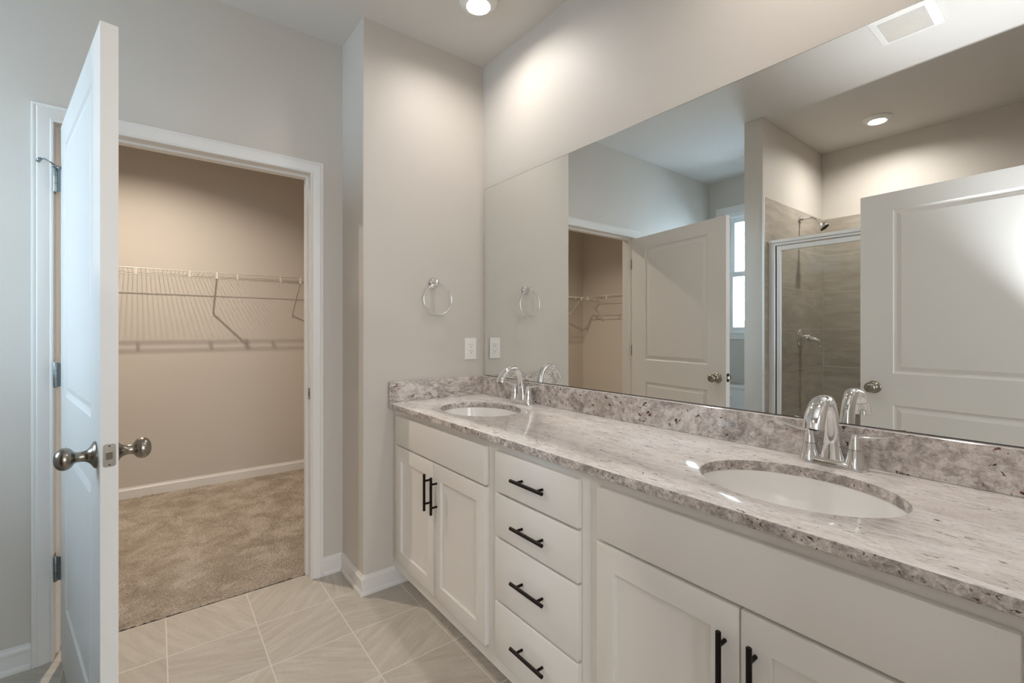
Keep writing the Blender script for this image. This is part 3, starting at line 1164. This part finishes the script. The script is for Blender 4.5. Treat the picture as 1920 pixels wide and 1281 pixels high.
def wire_shelf(L, braces, label, loc, rot):
    """local: x along the shelf, wall at y = 0, room at -y, deck at z = 0"""
    t = empty('wire_shelf', loc, rot)
    tag(t, label, 'wire shelf', 'closet wire shelves')
    dep = 0.31
    b = MB()
    b.tube([(0, -dep, 0.0), (L, -dep, 0.0)], 0.0030, 8)
    b.tube([(0, -dep, -0.0425), (L, -dep, -0.0425)], 0.0030, 8)
    x = 0.13
    while x < L:
        b.box(x - 0.0055, x + 0.0055, -dep - 0.0032, -dep + 0.0032, -0.0425, 0.0)
        x += 0.305
    b.build('front_rail', m_wire, t)
    b = MB()
    b.tube([(0, -0.120, -0.003), (L, -0.120, -0.003)], 0.0026, 8)
    b.tube([(0, -0.006, -0.003), (L, -0.006, -0.003)], 0.0026, 8)
    b.build('deck_rail', m_wire, t)
    b = MB()
    x = 0.010
    while x < L:
        b.tube([(x, -0.004, 0.0008), (x, -dep, 0.0008)], 0.0011, 5)
        x += 0.0249
    b.build('deck_wires', m_wire, t)
    for bx in braces:
        b = MB()
        b.prism([(bx - 0.0065, -dep + 0.004, -0.030), (bx + 0.0065, -dep + 0.004, -0.030), (bx + 0.0065, -dep + 0.007, -0.024), (bx - 0.0065, -dep + 0.007, -0.024)], (0, dep - 0.009, -dep + 0.036))
        b.box(bx - 0.008, bx + 0.008, -dep - 0.005, -dep + 0.008, -0.046, 0.005, 0.002)
        k = b.build('brace', m_wire, t)
        b = MB()
        b.box(bx - 0.009, bx + 0.009, -0.006, -0.0002, -0.316, -0.284, 0.003, 2)
        b.lathe([(0.003, 0.0062), (0.003, 0.0066)], Matrix.Translation((bx, 0, -0.303)) @ MY, 10, mat=1)
        b.build('brace_foot', [m_wire, m_dark], k)
    return t


# back-wall shelf: x from -3.24 to -0.01 ; posts at world x -1.39, -1.085, -0.78
wire_shelf(3.22, (0.33, 1.25, 2.132, 2.724), 'white wire shelf along the closet back wall', (-3.230, 2.2897, 1.6934), (0, 0, 0))
# left-wall shelf, stops at the back shelf's front
wire_shelf(1.42, (0.22, 1.36), 'white wire shelf on the closet left wall, seen in the mirror', (-3.2497, 0.556, 1.6934), (0, 0, pi / 2))

# ------------------------------------------------------------------ shower
t = empty('shower_door', (-1.955, -0.72, 0.10))
tag(t, 'framed clear glass shower enclosure with bright aluminium header', 'shower door')
SXp = -1.955


def sbox(name, boxes, mat, parent=None, bev=0.002):
    b = MB()
    for x0, x1, y0, y1, z0, z1 in boxes:
        b.box(x0 + 1.955, x1 + 1.955, y0 + 0.72, y1 + 0.72, z0 - 0.10, z1 - 0.10, bev)
    return b.build(name, mat, parent or t)


YW = YE + 0.0102
sbox('header', [(-1.985, -1.935, YW, -0.7125, 1.861, 1.884), (-1.980, -1.945, YW, -0.7125, 1.845, 1.861)], m_alum)
sbox('wall_jamb', [(-1.975, -1.945, -0.758, -0.7125, 0.104, 1.845)], m_alum)
sbox('wall_jamb', [(-1.975, -1.945, YW, YW + 0.035, 0.104, 1.845)], m_alum)
sbox('bottom_track', [(-1.975, -1.940, YW + 0.035, -0.758, 0.104, 0.128)], m_alum)
Y1, Y2 = -0.766, -1.440
df = sbox('door_frame', [(-1.968, -1.948, Y1 - 0.030, Y1, 0.140, 1.839), (-1.968, -1.948, Y2, Y2 + 0.030, 0.140, 1.839), (-1.968, -1.948, Y2 + 0.030, Y1 - 0.030, 1.807, 1.839), (-1.968, -1.948, Y2 + 0.030, Y1 - 0.030, 0.140, 0.172)], m_alum)
sbox('door_glass', [(-1.961, -1.956, Y2 + 0.029, Y1 - 0.029, 0.171, 1.808)], m_glass, df, 0)
sbox('pull_knob', [(-1.948, -1.925, Y2 + 0.008, Y2 + 0.022, 0.95, 1.10)], m_alum, df, 0.004)
sbox('door_seal', [(-1.962, -1.954, -0.7655, -0.7585, 0.14, 1.839)], m_dark, None, 0)
sbox('mullion', [(-1.972, -1.946, Y2 - 0.040, Y2 - 0.006, 0.128, 1.845)], m_alum)
sbox('fixed_glass', [(-1.961, -1.956, YW + 0.034, Y2 - 0.039, 0.128, 1.846)], m_glass, None, 0)

b = MB()
b.box(XB + 0.0105, -1.955 - 0.045, YW, -0.7125, 0.0, 0.05)
b.box(-2.000, -1.900, YW, -0.7125, 0.0, 0.1035, 0.012, 3)
tag(b.build('shower_pan', m_plastic), 'white shower pan with raised threshold beneath the glass', 'shower pan')

t = empty('shower_fixture', (-2.495, -0.7123, 2.114))
tag(t, 'chrome shower head on a bent arm above the glass door', 'shower head')
b = MB()
b.lathe([(0.030, 0.0), (0.030, 0.003), (0.024, 0.009), (0.013, 0.013)], MY, 28)
b.build('flange', m_chrome, t)
b = MB()
arm = [(0, 0, 0), (0, -0.045, 0.004), (0, -0.075, 0.003), (0, -0.096, -0.006), (0, -0.116, -0.024), (0, -0.132, -0.042)]
b.tube(arm, 0.0085, 14)
b.build('arm', m_chrome, t)
b = MB()
dv = Vector((0, -0.62, -0.78)).normalized()
Mh = Matrix.Translation((0, -0.130, -0.040)) @ dv.to_track_quat('Z', 'Y').to_matrix().to_4x4()
b.lathe([(0.010, -0.004), (0.013, 0.0), (0.014, 0.008), (0.011, 0.014), (0.013, 0.020), (0.021, 0.026), (0.030, 0.040), (0.0345, 0.058), (0.0340, 0.062)], Mh, 28)
b.lathe([(0.0325, 0.0622), (0.030, 0.0605), (0.0, 0.0605)], Mh, 28, mat=1)
b.build('spray_head', [m_chrome, m_dark], t)

t = empty('shower_valve', (-2.510, -0.7123, 1.200))
tag(t, 'chrome shower valve with lever handle on the taupe tile', 'shower valve')
b = MB()
b.lathe([(0.067, 0.0), (0.067, 0.004), (0.061, 0.010), (0.030, 0.014), (0.026, 0.020)], MY, 40)
b.build('escutcheon', m_chrome, t)
b = MB()
b.lathe([(0.024, 0.018), (0.025, 0.040), (0.023, 0.062), (0.016, 0.068), (0.0, 0.069)], MY, 28)
b.tube([(0, -0.040, -0.002), (0.0, -0.075, -0.008), (0.0, -0.108, -0.016), (0.0, -0.124, -0.024), (0.0, -0.130, -0.040), (0, -0.131, -0.068)], [0.024, 0.020, 0.013, 0.0105, 0.009, 0.0065], 16)
b.build('lever_handle', m_chrome, t)

# ------------------------------------------------------------------ toilet under the window
t = empty('toilet', (XB, -0.137, 0))
tag(t, 'white two-piece toilet under the window, tank seen in the mirror', 'toilet')


def rr_loop(x0, x1, hw, z, r, n=8):
    """rounded rectangle loop"""
    pts = []
    for cx, cy, a0 in ((x1 - r, hw - r, 0), (x0 + r, hw - r, pi / 2), (x0 + r, -hw + r, pi), (x1 - r, -hw + r, 3 * pi / 2)):
        for k in range(n + 1):
            a = a0 + pi / 2 * k / n
            pts.append((cx + r * cos(a), cy + r * sin(a), z))
    return pts


b = MB()
b.rings([rr_loop(0.03, 0.185, 0.195, 0.375, 0.03), rr_loop(0.022, 0.195, 0.205, 0.40, 0.035), rr_loop(0.016, 0.205, 0.222, 0.712, 0.035)], True, True, True, True)
mark_sharp(b.build('tank', m_ceramic, t), 50)
b = MB()
b.rings([rr_loop(0.014, 0.212, 0.228, 0.713, 0.035), rr_loop(0.010, 0.217, 0.233, 0.718, 0.038), rr_loop(0.010, 0.217, 0.233, 0.740, 0.038), rr_loop(0.016, 0.210, 0.226, 0.749, 0.036)], True, True, True, True)
mark_sharp(b.build('tank_lid', m_ceramic, t), 50)


def oval(cx, a, c_, z, n=40, flat=0.0):
    pts = []
    for i in range(n):
        th = 2 * pi * i / n
        x = cx + a * cos(th)
        pts.append((max(x, cx - a + flat), c_ * sin(th), z))
    return pts


b = MB()
b.rings([oval(0.36, 0.24, 0.115, 0.0), oval(0.36, 0.235, 0.110, 0.03), oval(0.37, 0.215, 0.100, 0.15), oval(0.42, 0.235, 0.135, 0.26), oval(0.455, 0.255, 0.175, 0.35), oval(0.46, 0.262, 0.184, 0.385), oval(0.46, 0.258, 0.180, 0.394), oval(0.47, 0.20, 0.125, 0.388), oval(0.47, 0.185, 0.115, 0.33), oval(0.46, 0.12, 0.075, 0.24)], True, True, True, True)
b.box(0.02, 0.30, -0.11, 0.11, 0.20, 0.374, 0.02, 3)
mark_sharp(b.build('bowl', m_ceramic, t), 50)
b = MB()
b.rings([oval(0.465, 0.255, 0.182, 0.396), oval(0.465, 0.260, 0.186, 0.402), oval(0.465, 0.260, 0.186, 0.412), oval(0.465, 0.258, 0.184, 0.4125), oval(0.465, 0.260, 0.186, 0.414), oval(0.465, 0.258, 0.184, 0.426), oval(0.465, 0.235, 0.165, 0.432)], True, True, True, True)
mark_sharp(b.build('seat_lid', m_plastic, t), 40)
b = MB()
b.lathe([(0.012, 0.0), (0.012, 0.006), (0.008, 0.010)], Matrix.Translation((0.204, 0.15, 0.655)) @ Matrix.Rotation(pi / 2, 4, 'Y'), 18)
b.tube([(0.216, 0.155, 0.655), (0.219, 0.12, 0.650), (0.218, 0.085, 0.646)], [0.006, 0.005, 0.004], 10)
b.build('flush_lever', m_chrome, t)
